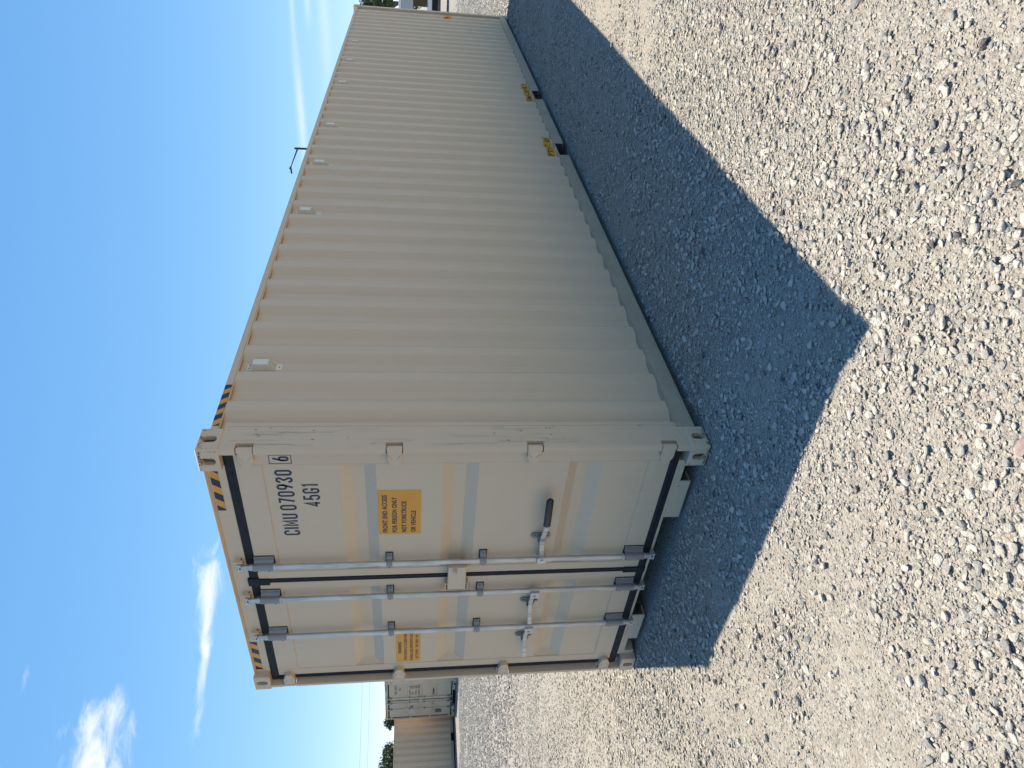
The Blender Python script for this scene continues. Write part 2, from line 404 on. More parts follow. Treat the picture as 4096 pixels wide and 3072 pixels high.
def build_door(parent, y0, y1, py0, py1, H, hinge_far, name='door'):
    top = H-2.896; zt = 2.721+top; zb = .200; pt = 2.577+top; pb = .332
    d = MB()
    xb = XD+.045
    d.box(XD, xb, y0, py0, zb, zt); d.box(XD, xb, py1, y1, zb, zt)
    d.box(XD, xb, py0, py1, pt, zt); d.box(XD, xb, py0, py1, zb, pb)
    door = d.build(name, M_P, parent, .003)
    # pressed panel: three horizontal recesses
    p = MB(); X0 = XD+.0035; X1 = X0+.036; e = .050
    rec = [(2.161+top, 2.088+top, 2.018+top, 1.950+top), (1.562, 1.496, 1.427, 1.355), (.820, .760, .692, .613)]
    z = pt
    for a, b, c, f in rec:
        p.add([(X0, py0, a), (X0, py1, a), (X0, py1, z), (X0, py0, z)], [(0, 1, 2, 3)])
        o = [(X0, py0, a), (X0, py1, a), (X0, py1, f), (X0, py0, f)]; i_ = [(X1, py0+e, b), (X1, py1-e, b), (X1, py1-e, c), (X1, py0+e, c)]
        p.add(o+i_, [(0, 1, 5, 4), (1, 2, 6, 5), (2, 3, 7, 6), (3, 0, 4, 7), (4, 5, 6, 7)]); z = f
    p.add([(X0, py0, pb), (X0, py1, pb), (X0, py1, z), (X0, py0, z)], [(0, 1, 2, 3)])
    # weld beads along the panel edge
    for q in (pt-.004, pb+.004): p.cyl((X0, py0, q), (X0, py1, q), .0035, n=6)
    for q in (py0+.003, py1-.003): p.cyl((X0, q, pb), (X0, q, pt), .003, n=6)
    p.build('door_panel', M_P, door, .004)
    # hinges
    for h in HZ:
        h = h+(top if h > 2 else 0)
        hm = MB(); s = -1 if hinge_far else 1
        yb = W_ if hinge_far else 0
        Y = lambda v: yb+s*v
        hm.cyl((.0215, Y(.0255), h-.043), (.0215, Y(.0255), h+.043), .0165, n=16)
        out_ = [(.020, .040), (.095, .040), (.148, .020), (.152, -.018), (.100, -.041), (.020, -.041)]
        n = len(out_); f_ = .012
        a_ = [(f_, Y(u), h+v) for u, v in out_]; b_ = [(XD+.002, Y(u), h+v) for u, v in out_]
        hm.add(a_+b_, [tuple(range(n)), tuple(range(2*n-1, n-1, -1))]+[(i, (i+1) % n, n+(i+1) % n, n+i) for i in range(n)])
        for zz in (-1, 1):                                    # raised chevron ribs of the forging
            q = [(.062, zz*.034), (.092, zz*.012), (.098, zz*.017), (.068, zz*.039)]
            hm.add([(f_-.004, Y(u), h+v) for u, v in q]+[(f_, Y(u), h+v) for u, v in q], [(0, 1, 2, 3), (0, 1, 5, 4), (1, 2, 6, 5), (2, 3, 7, 6), (3, 0, 4, 7)])
        hm.build('hinge', M_P, door, .0025)
    return door
def rod_set(door, yc, z_hub, H, handle, tilt=0.0):
    top = H-2.896; XR = .010; r = .0172; zt = 2.722+top
    mb = MB(); mb.cyl((XR, yc, .165), (XR, yc, 2.782+top), r, n=20)
    for zz in (2.596+top, .345): mb.cyl((XR, yc, zz-.006), (XR, yc, zz+.006), .0225, n=20)
    for zz in (2.737+top, .200): mb.cyl((XR, yc, zz-.010), (XR, yc, zz+.010), .0215, n=20)
    mb.build('lock_rod', M_G, door, 0, True)
    def saddle(nm, z0, z1, nb):
        k = MB(); ro = .0255; ri = .019
        k.cur = 0
        pr = [(XD-.001, yc-.062), (XD-.008, yc-.062), (XD-.010, yc-.034), (XR+.012, yc-ro)]
        pr += [(XR-ro*math.sin(t), yc-ro*math.cos(t)) for t in [R(x) for x in range(0, 181, 20)]]
        pr += [(XD-.012, yc+ro), (XD-.001, yc+ro+.004), (XD-.001, yc+ri), (XR, yc+ri)]
        pr += [(XR-ri*math.sin(t), yc+ri*math.cos(t)) for t in [R(x) for x in range(30, 151, 30)]]
        pr += [(XR, yc-ri), (XD-.002, yc-ri)]
        k.add(*prism_xy(pr, z0, z1))
        zs = [z0+(z1-z0)*(i+.5)/nb for i in range(nb)] if nb == 1 else [z0+.024, z1-.024]
        for q in zs: k.cyl((XD-.008, yc-.049, q), (XD-.014, yc-.049, q), .0085, n=10)
        k.cur = 1
        for q in zs: k.cyl((XR-ro*.80, yc+ro*.52, q), (XR-ro*.80-.0035, yc+ro*.52+.0022, q), .0045, n=8)
        k.box(XD-.0012, XD+.0005, yc-.068, yc+.034, z0-.006, z1+.006)
        return k.build(nm, [M_GD, M_GRIP], door, .0015)
    saddle('rod_bracket', 2.603+top, 2.722+top, 2)
    saddle('rod_bracket', .205, .332, 2)
    saddle('rod_guide', 1.869, 1.907, 1); saddle('rod_guide', 1.265, 1.306, 1)
    # cams: forked heads that bite the keepers
    for zc, s in ((2.786+top, 1), (.158, -1)):
        c = MB()
        c.cyl((XR, yc, zc-s*.02), (XR, yc, zc+s*.004), .0165, n=14)
        c.box(XR-.014, XR+.014, yc-.020, yc+.026, min(zc, zc+s*.012), max(zc, zc+s*.012))
        c.box(XR-.012, XR+.026, yc+.012, yc+.028, min(zc+s*.010, zc+s*.028), max(zc+s*.010, zc+s*.028))
        c.box(XR-.014, XR+.024, yc-.030, yc-.014, min(zc+s*.010, zc+s*.030), max(zc+s*.010, zc+s*.030))
        c.box(XR-.014, XR-.006, yc-.030, yc+.028, min(zc+s*.022, zc+s*.031), max(zc+s*.022, zc+s*.031))
        c.build('cam', M_G, door, .003)
    # handle hub, bar, catch
    h = MB(); s = -1 if handle == 'long' else 1
    if handle == 'down': s = 1
    hb = MB()
    zc = z_hub
    h.box(XR-.036, XR+.012, min(yc-s*.012, yc+s*.046), max(yc-s*.012, yc+s*.046), zc-.030, zc+.030)
    h.cyl((XR-.036, yc+s*.024, zc), (XR-.043, yc+s*.024, zc), .010, n=10)
    def bar(P, hh, th):
        for (ya, xa, za), (yb_, xb_, zb_) in zip(P[:-1], P[1:]):
            vs = []
            for (y_, x_, z_) in ((ya, xa, za), (yb_, xb_, zb_)):
                vs += [(x_-th, y_, z_-hh), (x_+th, y_, z_-hh), (x_+th, y_, z_+hh), (x_-th, y_, z_+hh)]
            h.add(vs, [(0, 1, 2, 3), (7, 6, 5, 4), (0, 4, 5, 1), (1, 5, 6, 2), (2, 6, 7, 3), (3, 7, 4, 0)])
    if handle == 'long':
        P = [(yc-.03, XR-.010, zc), (.872, XR-.002, zc+.008), (.80, XR-.006, zc+.012), (.735, XR-.030, zc+.013), (.66, XR-.034, zc+.006), (.415, XR-.034, zc+.012)]
        bar(P, .0155, .006)
        g = MB(); n = 12
        ring = [(.013*math.cos(2*math.pi*i/n)*1.0, .0235*math.sin(2*math.pi*i/n)) for i in range(n)]
        st = [(.648, .95, zc+.006), (.645, 1, zc+.006), (.44, 1.0, zc+.012), (.415, .92, zc+.0125), (.405, .6, zc+.013)]
        vs = []; fs = []
        for y_, k, z_ in st: vs += [(XR-.034+a*k, y_, z_+b*k) for a, b in ring]
        for i in range(len(st)-1):
            for j in range(n): fs.append((i*n+j, i*n+(j+1) % n, (i+1)*n+(j+1) % n, (i+1)*n+j))
        fs += [tuple(range(n)), tuple(range((len(st)-1)*n+n-1, (len(st)-1)*n-1, -1))]
        g.add(vs, fs); g.build('handle_grip', M_GRIP, door, 0, True)
        cy = .815
    else:
        P = [(yc+.03, XR-.012, zc), (yc+.10, XR-.004, zc+.012), (yc+.16, XR-.022, zc+.020), (yc+.22, XR-.034, zc+.014), (yc+.34, XR-.036, zc+.004)]
        bar(P, .0150, .006); cy = yc+.150
    h.build('lock_handle', M_G, door, .003)
    k = MB(); z0 = zc+.016
    n = 20; hw, hh = .024, .064
    st = []
    for i in range(n):
        t = 2*math.pi*(i+.5)/n; st.append((cy+hw*math.cos(t), z0+(hh-hw)*(1 if math.sin(t) > 0 else -1)+hw*math.sin(t)))
    k.prism(st, 0, XD-.010, XD-.001)
    for q in (-1, 1): k.cyl((XD-.010, cy, z0+q*.042), (XD-.020, cy, z0+q*.042), .011, n=8)
    k.box(XD-.052, XD-.008, cy-.018, cy+.012, z0+.014, z0+.024); k.box(XD-.052, XD-.044, cy-.018, cy+.012, z0-.022, z0+.024)
    k.box(XD-.040, XD-.010, cy-.016, cy+.014, z0-.030, z0-.022)
    k.build('handle_catch', M_GD, door, .002)
def hazard(parent, pts_fn, w_, h_, n=7, flip=False, lead=.0):
    """yellow strip with slanted navy bars; pts_fn maps (u,v) on the strip to 3D"""
    mb = MB(); mb.cur = 0
    mb.add([pts_fn(0, 0, 0), pts_fn(w_, 0, 0), pts_fn(w_, h_, 0), pts_fn(0, h_, 0)], [(0, 1, 2, 3)])
    mb.cur = 1
    p = w_/n*2; u = -lead*p
    while u < w_+.1:
        a, b = u, u+p*.5; sl = h_*.75
        q = [(a, 0), (b, 0), (b-sl, h_), (a-sl, h_)] if not flip else [(a-sl, 0), (b-sl, 0), (b, h_), (a, h_)]
        # clip to the strip
        for lim, sg in ((0.0, 1), (w_, -1)):
            r_ = []
            for i in range(len(q)):
                A, B_ = q[i], q[(i+1) % len(q)]; ia = sg*(A[0]-lim) >= 0; ib = sg*(B_[0]-lim) >= 0
                if ia: r_.append(A)
                if ia != ib:
                    t = (lim-A[0])/(B_[0]-A[0]); r_.append((lim, A[1]+t*(B_[1]-A[1])))
            q = r_
            if len(q) < 3: break
        if len(q) >= 3: mb.add([pts_fn(x, y, 1) for x, y in q], [tuple(range(len(q)))])
        u += p
    return mb.build('hazard_stripe', [M_Y, M_NAVY], parent)
def side_rails(root, L, H, pockets, far, first):
    """bottom rail pieces and top rail of one long side"""
    fy = (lambda y: W_-y) if far else (lambda y: y)
    B = lambda mb, x0, x1, y0, y1, z0, z1: mb.box(x0, x1, min(fy(y0), fy(y1)), max(fy(y0), fy(y1)), z0, z1)
    t = MB(); ht = H-2.896
    B(t, .178, L-.178, .0075, .066, 2.814+ht, 2.853+ht); B(t, .178, L-.178, .010, .018, 2.806+ht, 2.8135+ht)
    tr = t.build('top_side_rail', M_P, root, .003)
    b = MB(); xs = [.178]
    for a, c in pockets: xs += [a, c]
    xs.append(L-.178)
    for i in range(0, len(xs), 2):
        B(b, xs[i], xs[i+1], .0055, .011, .056, .160); B(b, xs[i], xs[i+1], .0055, .060, .155, .163)
        B(b, xs[i], xs[i+1], -.002, .050, .048, .0565)
    for i in range(1, len(xs)-1, 2): B(b, xs[i], xs[i+1], .0065, .060, .146, .162)
    br = b.build('bottom_side_rail', M_PD, root, .0015)
    for a, c in pockets:
        p = MB()
        y0, y1 = .012, .62
        B(p, a-.006, a-.0005, y0, y1, .040, .146); B(p, c+.0005, c+.006, y0, y1, .040, .146)
        B(p, a-.006, c+.006, y0, y1, .147, .152); B(p, a-.006, c+.006, .10, y1, .036, .0405); B(p, a, c, y1, y1+.004, .041, .147)
        p.build('fork_pocket', M_DK, root)
    return tr
def build_container(loc, rz, L, H, label, detail, vents, pockets, group=None, first=.345, doors=True):
    root = empty('shipping_container', loc, rz, label, 'container', group)
    ht = H-2.896
    for sx in (0, 1):
        for sy in (0, 1):
            for sz in (0, 1): casting(root, sx, sy, sz, L, H)
    for far in (0, 1): door_post(root, far, H); plain_post(root, far, L, H)
    # long side walls
    x1 = L-.13
    near = corr_points(.222, x1, .0105, .0465, first)
    for far in (0, 1):
        mb = MB(); n = len(near); zt = 2.812+ht
        vs = [(x, (W_-y) if far else y, .160) for x, y in near]+[(x, (W_-y) if far else y, zt) for x, y in near]
        mb.add(vs, [(i, i+1, n+i+1, n+i) for i in range(n-1)])
        mb.build('side_panel', M_P, root)
        rail = side_rails(root, L, H, pockets, far, first)
        if not far: near_rail = rail
    # roof, floor, end wall
    mb = MB(); k = int((L-.3)/.21); 
    pr = []
    for i in range(k):
        x = .15+i*(L-.3)/k; s = (L-.3)/k
        pr += [(x, 2.838+ht), (x+s*.4, 2.838+ht), (x+s*.5, 2.852+ht), (x+s*.9, 2.852+ht)]
    n = len(pr); mb.add([(x, .05, z) for x, z in pr]+[(x, W_-.05, z) for x, z in pr], [(i, i+1, n+i+1, n+i) for i in range(n-1)])
    mb.build('roof_panel', M_P, root)
    mb = MB(); mb.box(.12, L-.10, .062, W_-.062, .168, .196); mb.build('floor_panel', M_DK, root)
    mb = MB(); pts = corr_points(.10, W_-.10, L-.016, L-.052, .22); n = len(pts)
    mb.add([(x, y, .16) for y, x in pts]+[(x, y, 2.80+ht) for y, x in pts], [(i, i+1, n+i+1, n+i) for i in range(n-1)])
    mb.build('end_panel', M_P, root)
    mb = MB(); mb.box(L-.07, L-.012, .162, W_-.162, 2.801+ht, 2.886+ht); mb.build('end_header', M_P, root, .003)
    mb = MB(); mb.box(L-.07, L-.012, .162, W_-.162, .02, .158); mb.build('end_sill', M_P, root, .003)
    # vents
    for vx in vents:
        build_vent(root, vx, .0465, 2.562+ht)
    # door header and sill
    mb = MB(); mb.box(.050, .140, .162, W_-.162, 2.776+ht, 2.872+ht)
    mb.prism([(.050, 2.8725+ht), (.140, 2.8725+ht), (.140, 2.886+ht), (.028, 2.886+ht), (.028, 2.882+ht)], 1, .162, W_-.162)
    mb.box(.052, .14, .076, .1615, 2.725+ht, 2.777+ht); mb.box(.052, .14, W_-.1615, W_-.076, 2.725+ht, 2.777+ht)
    header = mb.build('door_header', M_P, root, .003)
    mb = MB(); zl = .104
    mb.box(.0495, .140, .163, W_-.163, zl+.022, .1455)
    for a, b in ((.1625, .210), (W_-.210, W_-.1625)): mb.box(.050, .14, a, b, .020, zl+.0215)
    for a, b in ((.344, .676), (W_-.676, W_-.372)): mb.box(.050, .062, a, b, .024, zl+.0215); mb.box(.062, .14, a+.004, b-.004, .024, .032)
    for a, b in ((.2105, .3435), (W_-.3715, W_-.2105)): mb.box(.050, .062, a, b, .094, zl+.0215)
    mb.build('door_sill', M_PW, root, .003)
    mb = MB(); mb.box(.60, .62, .163, .72, .03, .165); mb.box(.60, .62, W_-.72, W_-.163, .03, .165); mb.box(3.4, 3.42, .7, W_-.7, .03, .165)
    for s in (.70, W_-.72): mb.box(.14, 3.4, s, s+.02, .03, .165)
    mb.build('gooseneck_tunnel', M_DK, root)
    if not doors: return root, header, near_rail, near, None
    rd = build_door(root, .079, 1.1783, .158, 1.110, H, False)
    ld = build_door(root, 1.2217, W_-.1085, 1.292, 2.255, H, True)
    for d_, a, b, side in ((rd, .062, 1.214, 'c'), (ld, 1.2145, W_-.060, 'o')):
        g = MB(); xb, xf = XD+.03, XD-.006
        half_round(g, 1, 2.7485+ht, .0268, xb, xf, a, b); half_round(g, 1, .1730, .0265, xb, xf, a, b)
        if side == 'c':
            half_round(g, 2, 1.2000, .0215, xb, xf-.001, .1996, 2.7217+ht); half_round(g, 2, .0705, .009, xb, xf+.003, .1996, 2.7217+ht)
            g.box(xf-.006, xb, 1.165, 1.238, 2.7185+ht, 2.787+ht); g.box(xf-.005, xb, 1.176, 1.234, 2.655+ht, 2.7184+ht)
            g.box(xf-.004, xb, 1.174, 1.226, .1465, .30)
        else:
            half_round(g, 2, W_-.0845, .0238, xb, xf+.003, .1996, 2.7217+ht)
            g.box(xf, xb, W_-.094, W_-.062, 2.69+ht, 2.7216+ht)
        g.build('gasket', M_R, d_, .002)
    rod_set(rd, 1.012, .905, H, 'long'); rod_set(ld, 1.352, .910, H, 'short'); rod_set(ld, 1.776, .908, H, 'short')
    # keepers on the header and sill
    for y in (1.012, 1.352, 1.776):
        for zc, s, par in ((2.815+ht, 1, header),):
            k = MB()
            k.box(.012, .052, y-.046, y-.032, zc-.028, zc+.020); k.box(.012, .052, y+.030, y+.044, zc-.024, zc+.016)
            k.box(.030, .0505, y-.046, y+.044, zc-.026, zc-.012)
            k.build('cam_keeper', M_PW, par, .003)
    # padlock box across the two doors
    b = MB()
    b.box(-.012, -.004, 1.050, 1.282, 1.392, 1.511); b.box(-.0039, XD-.001, 1.050, 1.058, 1.392, 1.511)
    b.box(-.0039, XD-.001, 1.0585, 1.16, 1.503, 1.511); b.box(-.0039, XD-.001, 1.0585, 1.16, 1.392, 1.400)
    b.add([(-.0125, 1.050, 1.395), (-.0125, 1.050, 1.508), (-.010, 1.092, 1.508), (-.010, 1.092, 1.395)], [(0, 1, 2, 3)])
    bx = b.build('padlock_cover', M_P, rd, .004)
    hk = MB()
    pts = [Vector((-.020, 1.078+.016*math.cos(t), 1.462+.013*math.sin(t))) for t in [R(x) for x in range(-40, 221, 26)]]
    hk.tube(pts, .0045, 8); hk.build('hook', M_P, rd)
    b2 = MB()
    b2.box(.004, XD-.001, 1.236, 1.242, 1.372, 1.385); b2.box(.004, XD-.001, 1.243, 1.30, 1.372, 1.378)
    b2.box(.006, XD-.001, 1.232, 1.318, 1.520, 1.528); b2.box(.006, XD-.001, 1.311, 1.318, 1.38, 1.5195)
    b2.build('padlock_bracket', M_P, ld, .002)
    return root, header, near_rail, near, (rd, ld)
VENT_ME = None
def build_vent(root, x, y, z0):
    global VENT_ME
    if VENT_ME is None:
        v = MB(); hw = .030
        # back plate with tabs, z measured from its foot, y outward is negative
        v.box(-hw, hw, -.003, 0, 0, .212)
        # hood
        pr = [(-.003, .180), (-.042, .176), (-.046, .170), (-.046, .080), (-.0035, .034), (-.003, .034)]
        v.add([(-.027, p, q) for p, q in pr]+[(.027, p, q) for p, q in pr], [tuple(range(6)), tuple(range(11, 5, -1)), (0, 1, 7, 6), (1, 2, 8, 7), (2, 3, 9, 8), (4, 5, 11, 10)])
        v.cur = 1
        v.add([(-.027, -.046, .080), (.027, -.046, .080), (.027, -.0035, .034), (-.027, -.0035, .034)], [(0, 1, 2, 3)])
        v.cur = 2
        for (a, b) in ((-.016, .196), (.016, .196), (0, .016)): v.cyl((a, -.003, b), (a, -.007, b), .006, n=8)
        def grille(t, b):
            co = N(t, 'ShaderNodeTexCoord').outputs['Object']
            vo = N(t, 'ShaderNodeTexVoronoi', {'Vector': tmap(t, co, (1, 0, .82)), 'Scale': 150.0, 'Randomness': 0.0})
            t.links.new(tramp(t, vo.outputs['Distance'], [(.28, (.05, .045, .035)), (.36, (.68, .62, .47))]), b.inputs['Base Color'])
        VENT_ME = v.mesh('vent', [mat('vent_plastic', (.70, .64, .49), .45), mat('vent_grille', (.3, .27, .2), .6, setup=grille), M_GD])
    o = link('vent', VENT_ME, root, .002); o.location = (x, y-.0005, z0); return o
def wrap_decal(name, root, prof, x0, x1, z0, z1, body, th, m_bg, m_ink, offy=.0012, toff=.02, inner=None):
    """sticker that follows the corrugation; letters are cut at the bends and laid on it"""
    px = np.array([p[0] for p in prof]); py = np.array([p[1] for p in prof])
    fy = lambda x: float(np.interp(x, px, py))
    cuts = [x for x in px if x0 < x < x1]
    xs = [x0]+cuts+[x1]
    mb = MB(); mb.cur = 0; n = len(xs)
    mb.add([(x, fy(x)-offy, z0) for x in xs]+[(x, fy(x)-offy, z1) for x in xs], [(i, i+1, n+i+1, n+i) for i in range(n-1)])
    vs, fs = text_mesh(body, th, (x1-x0)-.03, toff)
    bm = bmesh.new(); bv = [bm.verts.new((a+x0+.015, 0, b+(z0+z1)/2-th/2)) for a, b in vs]
    for f in fs:
        try: bm.faces.new([bv[i] for i in f])
        except Exception: pass
    for x in cuts:
        bmesh.ops.bisect_plane(bm, geom=bm.verts[:]+bm.edges[:]+bm.faces[:], plane_co=(x, 0, 0), plane_no=(1, 0, 0))
    bm.verts.index_update(); mb.cur = 1
    mb.add([(v.co.x, fy(v.co.x)-offy*2, v.co.z) for v in bm.verts], [tuple(v.index for v in f.verts) for f in bm.faces]); bm.free()
    return mb.build(name, [m_bg, m_ink], root)

main, header, rail, prof, doors = build_container((0, 0, 0), 0, 12.192, 2.896,
    'beige forty foot high-cube shipping container marked CIMU 070930 on its door end', True,
    [.5575-.0015+PITCH*(k+1)-.037 for k in (0, 8, 12, 16, 22, 26, 30, 38)], [(4.735, 5.105), (6.80, 7.19)])
rd, ld = doors
# identification on the near door
mb = MB(); XT = XD+.0035-.0012
for vs, fs in stencil('CIMU 070930', .559, .040, .097, .0125, .0105): door_text(mb, vs, fs, .762, 2.420, XT)
mb.build('identification_number', M_NAVY, rd); mb = MB()
for vs, fs in stencil('45G1', .190, .040, .098, .0125, .011): door_text(mb, vs, fs, .510, 2.278, XT)
mb.build('size_code', M_NAVY, rd)
mb = MB(); XF = XD-.0012
for vs, fs in stencil('6', .037, .037, .094, .0125, .0): door_text(mb, vs, fs, .1315, 2.425, XF)
vs, fs = stroke([(0, 0), (.064, 0), (.064, .119), (0, .119)], .004, True); door_text(mb, vs, fs, .149, 2.413, XF)
mb.build('check_digit', M_NAVY, rd)
sg = MB(); sg.box(XT-.0004, XT+.0011, .381, .775, 1.690, 1.949); sgo = sg.build('access_sign', M_Y, rd)
put_text('sign_lettering', [('FRONT END ACCESS', .031, .335, .757, 1.893, .030), ('FOR PERSON ONLY', .031, .318, .757, 1.835, .030),
         ('NOT FORKTRUCK', .031, .285, .757, 1.778, .030), ('OR VEHICLE', .031, .196, .757, 1.721, .030)], XT-.0012, rd, M_INK)
sg = MB(); sg.box(XT-.0004, XT+.0011, 1.800, 2.232, 1.682, 1.861); sg.build('warning_sign', M_Y, ld)
lines = [('WARNING', .026, .150, 2.120, 1.820, .02), ('THIS DOOR IS CLOSED INSIDE', .021, .385, 2.218, 1.781, .02), ('PLEASE USE OPPOSITE DOOR', .021, .385, 2.218, 1.737, .02)]
put_text('sign_lettering', lines, XT-.0012, ld, M_INK)
put_text('sign_lettering', [('此门已锁住', .022, .125, 2.195, 1.698, .01), ('请使用另一端', .022, .155, 2.045, 1.698, .01)], XT-.0012, ld, M_INK)
# warning stripes at the corners
hazard(header, lambda u, v, k: (.0495-.0008*(k+1), .527-u, 2.819+v), .345, .046, 6, True, .1)
hazard(header, lambda u, v, k: (.0495-.0008*(k+1), 2.240-u, 2.825+v), .352, .046, 6, True, .1)
hazard(rail, lambda u, v, k: (.205+u, .0075-.0008*(k+1), 2.8135+v), .372, .038, 8, False, .25)
wrap_decal('lift_sign', main, prof, 4.69, 5.40, .178, .272, 'EMPTY LIFT ONLY', .062, M_Y, M_INK)
wrap_decal('lift_sign', main, prof, 6.80, 7.51, .172, .266, 'EMPTY LIFT ONLY', .062, M_Y, M_INK)
wrap_decal('side_label', main, prof, 11.56, 12.03, 1.08, 1.235, 'A F', .10, M_Y, M_RED)
sl = MB(); sl.box(11.845, 11.85, .008, .0095, 1.80, 1.97); sl.build('marking_strip', M_PLATE, main)
# cracks in the paint and scrapes down the near post
sc = MB(); rnd = random.Random(4)
for i in range(34):
    x = rnd.uniform(.03, .19); z = rnd.uniform(1.2, 2.75) if rnd.random() < .75 else rnd.uniform(.5, 1.2); ln = rnd.uniform(.03, .30); wd = rnd.uniform(.0004, .0011)
    pts = [(x+rnd.gauss(0, .002), z-ln*k/6) for k in range(7)]
    vs, fs = stroke(pts, wd*2); sc.add([(a, .0052, b) for a, b in vs], fs)
tag(sc.build('paint_scratch', mat('scratched_primer', (.38, .29, .20), .7), main), kind='stuff')
sc = MB()
for i in range(40):
    x = rnd.uniform(.02, .20) if rnd.random() < .6 else rnd.uniform(.22, .6); z = rnd.choice([rnd.gauss(.95, .06), rnd.gauss(2.62, .05), rnd.uniform(.2, 2.7)]); s = rnd.uniform(.002, .007)
    if x > .21: continue
    n = 7; ph = rnd.random()*6
    sc.add([(x+s*rnd.uniform(.6, 1.2)*math.cos(ph+2*math.pi*k/n), .0050, z+s*rnd.uniform(.8, 1.8)*math.sin(ph+2*math.pi*k/n)) for k in range(n)], [tuple(range(n))])
tag(sc.build('paint_chip', mat('chipped_primer', (.26, .24, .24), .7), main), kind='stuff')

# rust eating the edges of the near castings
rs = MB()
def fleck(face, u, v, s_):
    n = 7; ph = rnd.random()*6; st = rnd.uniform(.6, 2.4)
    pts = [(u+s_*st*rnd.uniform(.5, 1.2)*math.cos(ph+2*math.pi*k/n), v+s_*rnd.uniform(.5, 1.2)*math.sin(ph+2*math.pi*k/n)) for k in range(n)]
    pts.sort(key=lambda p: math.atan2(p[1]-v, p[0]-u))
    rs.add([(a, -.0008, b) if face else (-.0008, a, b) for a, b in pts], [tuple(range(n))])
for i in range(44):
    f = rnd.random() < .62; z = 2.896-.011-abs(rnd.gauss(0, .010))
    fleck(f, rnd.uniform(.014, .164 if f else .148), z, rnd.uniform(.0015, .0055))
for i in range(18):
    f = rnd.random() < .5; fleck(f, rnd.uniform(.012, .020), rnd.uniform(2.79, 2.885), rnd.uniform(.001, .003))
for i in range(60):
    f = rnd.random() < .5; fleck(f, rnd.uniform(.014, .160 if f else .148), .010+abs(rnd.gauss(0, .006)), rnd.uniform(.0015, .005))
tag(rs.build('rust_patch', mat('rust', (.19, .12, .08), .9), main), kind='stuff')

# ------------------------------------------------------------------ containers behind
c2, h2, r2, p2, d2 = build_container((12.37, 24.55, 0), R(5.6), 6.058, 2.896,
    'beige twenty foot high-cube container standing door end on beside the lower container', True, [.8085], [(1.85, 2.20), (3.85, 4.20)])
put_text('identification_number', [('TBSU 300516', .10, .62, .80, 2.40, .02), ('25G1', .10, .22, .55, 2.24, .02)], XT, d2[0], M_NAVY)
put_text('capacity_table', [('MAX GROSS', .075, .30, .84, 1.84, .02), ('TARE', .075, .15, .84, 1.72, .02), ('PAYLOAD', .075, .26, .84, 1.60, .02), ('CU.CAP', .075, .24, .84, 1.48, .02)], XT, d2[0], M_INK)
mb = MB()
for k in range(8):
    for (a, b) in ((.25, .36), (.38, .44)): mb.box(XT-.0003, XT+.0009, a, b, 1.49+k*.053, 1.515+k*.053)
tag(mb.build('capacity_figures', M_INK, d2[0]), kind='stuff')
mb = MB(); mb.box(XT-.0003, XT+.001, 1.93, 2.16, .56, .83); mb.build('data_plate', M_PLATE, d2[1])
mb = MB(); vs, fs = stroke(arc(0, 0, .055, 0, 345, 20), .045, True); mb.add([(XT, 1.66-a, 1.80+b*.8) for a, b in vs], fs); mb.build('round_emblem', M_NAVY, d2[1])
mb = MB(); vs, fs = stroke([(-.09, -.08), (.09, -.08), (0, .09)], .022, True); mb.add([(XT, 2.06-a, 1.80+b) for a, b in vs], fs); mb.build('triangle_emblem', M_WHITE, d2[1])
hazard(h2, lambda u, v, k: (.0495-.0008*(k+1), .527-u, 2.819+v), .345, .05, 8, True, .1)
hazard(h2, lambda u, v, k: (.0495-.0008*(k+1), 2.240-u, 2.825+v), .352, .05, 8, True, .1)
build_container((9.62, 27.55, 0), R(1.5), 6.058, 2.591,
    'lower beige twenty foot container seen from its long corrugated side below the trees', False, [1.9465], [(1.78, 2.14), (3.90, 4.26)], doors=False)

# ------------------------------------------------------------------ ground
def vnoise(x, y, seed):
    """smooth value noise on arrays"""
    xi = np.floor(x).astype(np.int64); yi = np.floor(y).astype(np.int64); fx = x-xi; fy = y-yi
    fx = fx*fx*(3-2*fx); fy = fy*fy*(3-2*fy)
    def hsh(a, b):
        n = (a*374761393+b*668265263+seed*1442695041) & 0x7fffffff
        n = ((n ^ (n >> 13))*1274126177) & 0x7fffffff
        return ((n ^ (n >> 16)) & 0xffff)/65535.0
    return (hsh(xi, yi)*(1-fx)+hsh(xi+1, yi)*fx)*(1-fy)+(hsh(xi, yi+1)*(1-fx)+hsh(xi+1, yi+1)*fx)*fy
def height(x, y):
    x = np.asarray(x, float); y = np.asarray(y, float)
    d = np.hypot(x, y); k = np.clip(1-d/70, 0, 1)
    h = .018*(vnoise(x*.8, y*.8, 1)-.5)+.007*(vnoise(x*2.7, y*2.7, 2)-.5)+.004*(vnoise(x*8, y*8, 3)-.5)+.004*(vnoise(x*23, y*23, 4)-.5)
    return h*k-.006
def axis_pts(c0, c1, step, far):
    mid = np.arange(c0, c1, step); up = []; s = step; v = mid[-1]
    while v < far: s *= 1.085; v += s; up.append(v)
    dn = []; s = step; v = mid[0]
    while v > -far: s *= 1.085; v -= s; dn.append(v)
    return np.array(dn[::-1]+mid.tolist()+up)
gx = axis_pts(-2.6, 3.6, .03, 1800); gy = axis_pts(-2.9, 3.0, .03, 1800)
GX, GY = np.meshgrid(gx, gy, indexing='ij'); GZ = height(GX, GY)
nx, ny = len(gx), len(gy)
me = bpy.data.meshes.new('gravel_yard')
vv = np.stack([GX, GY, GZ], -1).reshape(-1, 3)
idx = np.arange(nx*ny).reshape(nx, ny); q = np.stack([idx[:-1, :-1], idx[1:, :-1], idx[1:, 1:], idx[:-1, 1:]], -1).reshape(-1, 4)
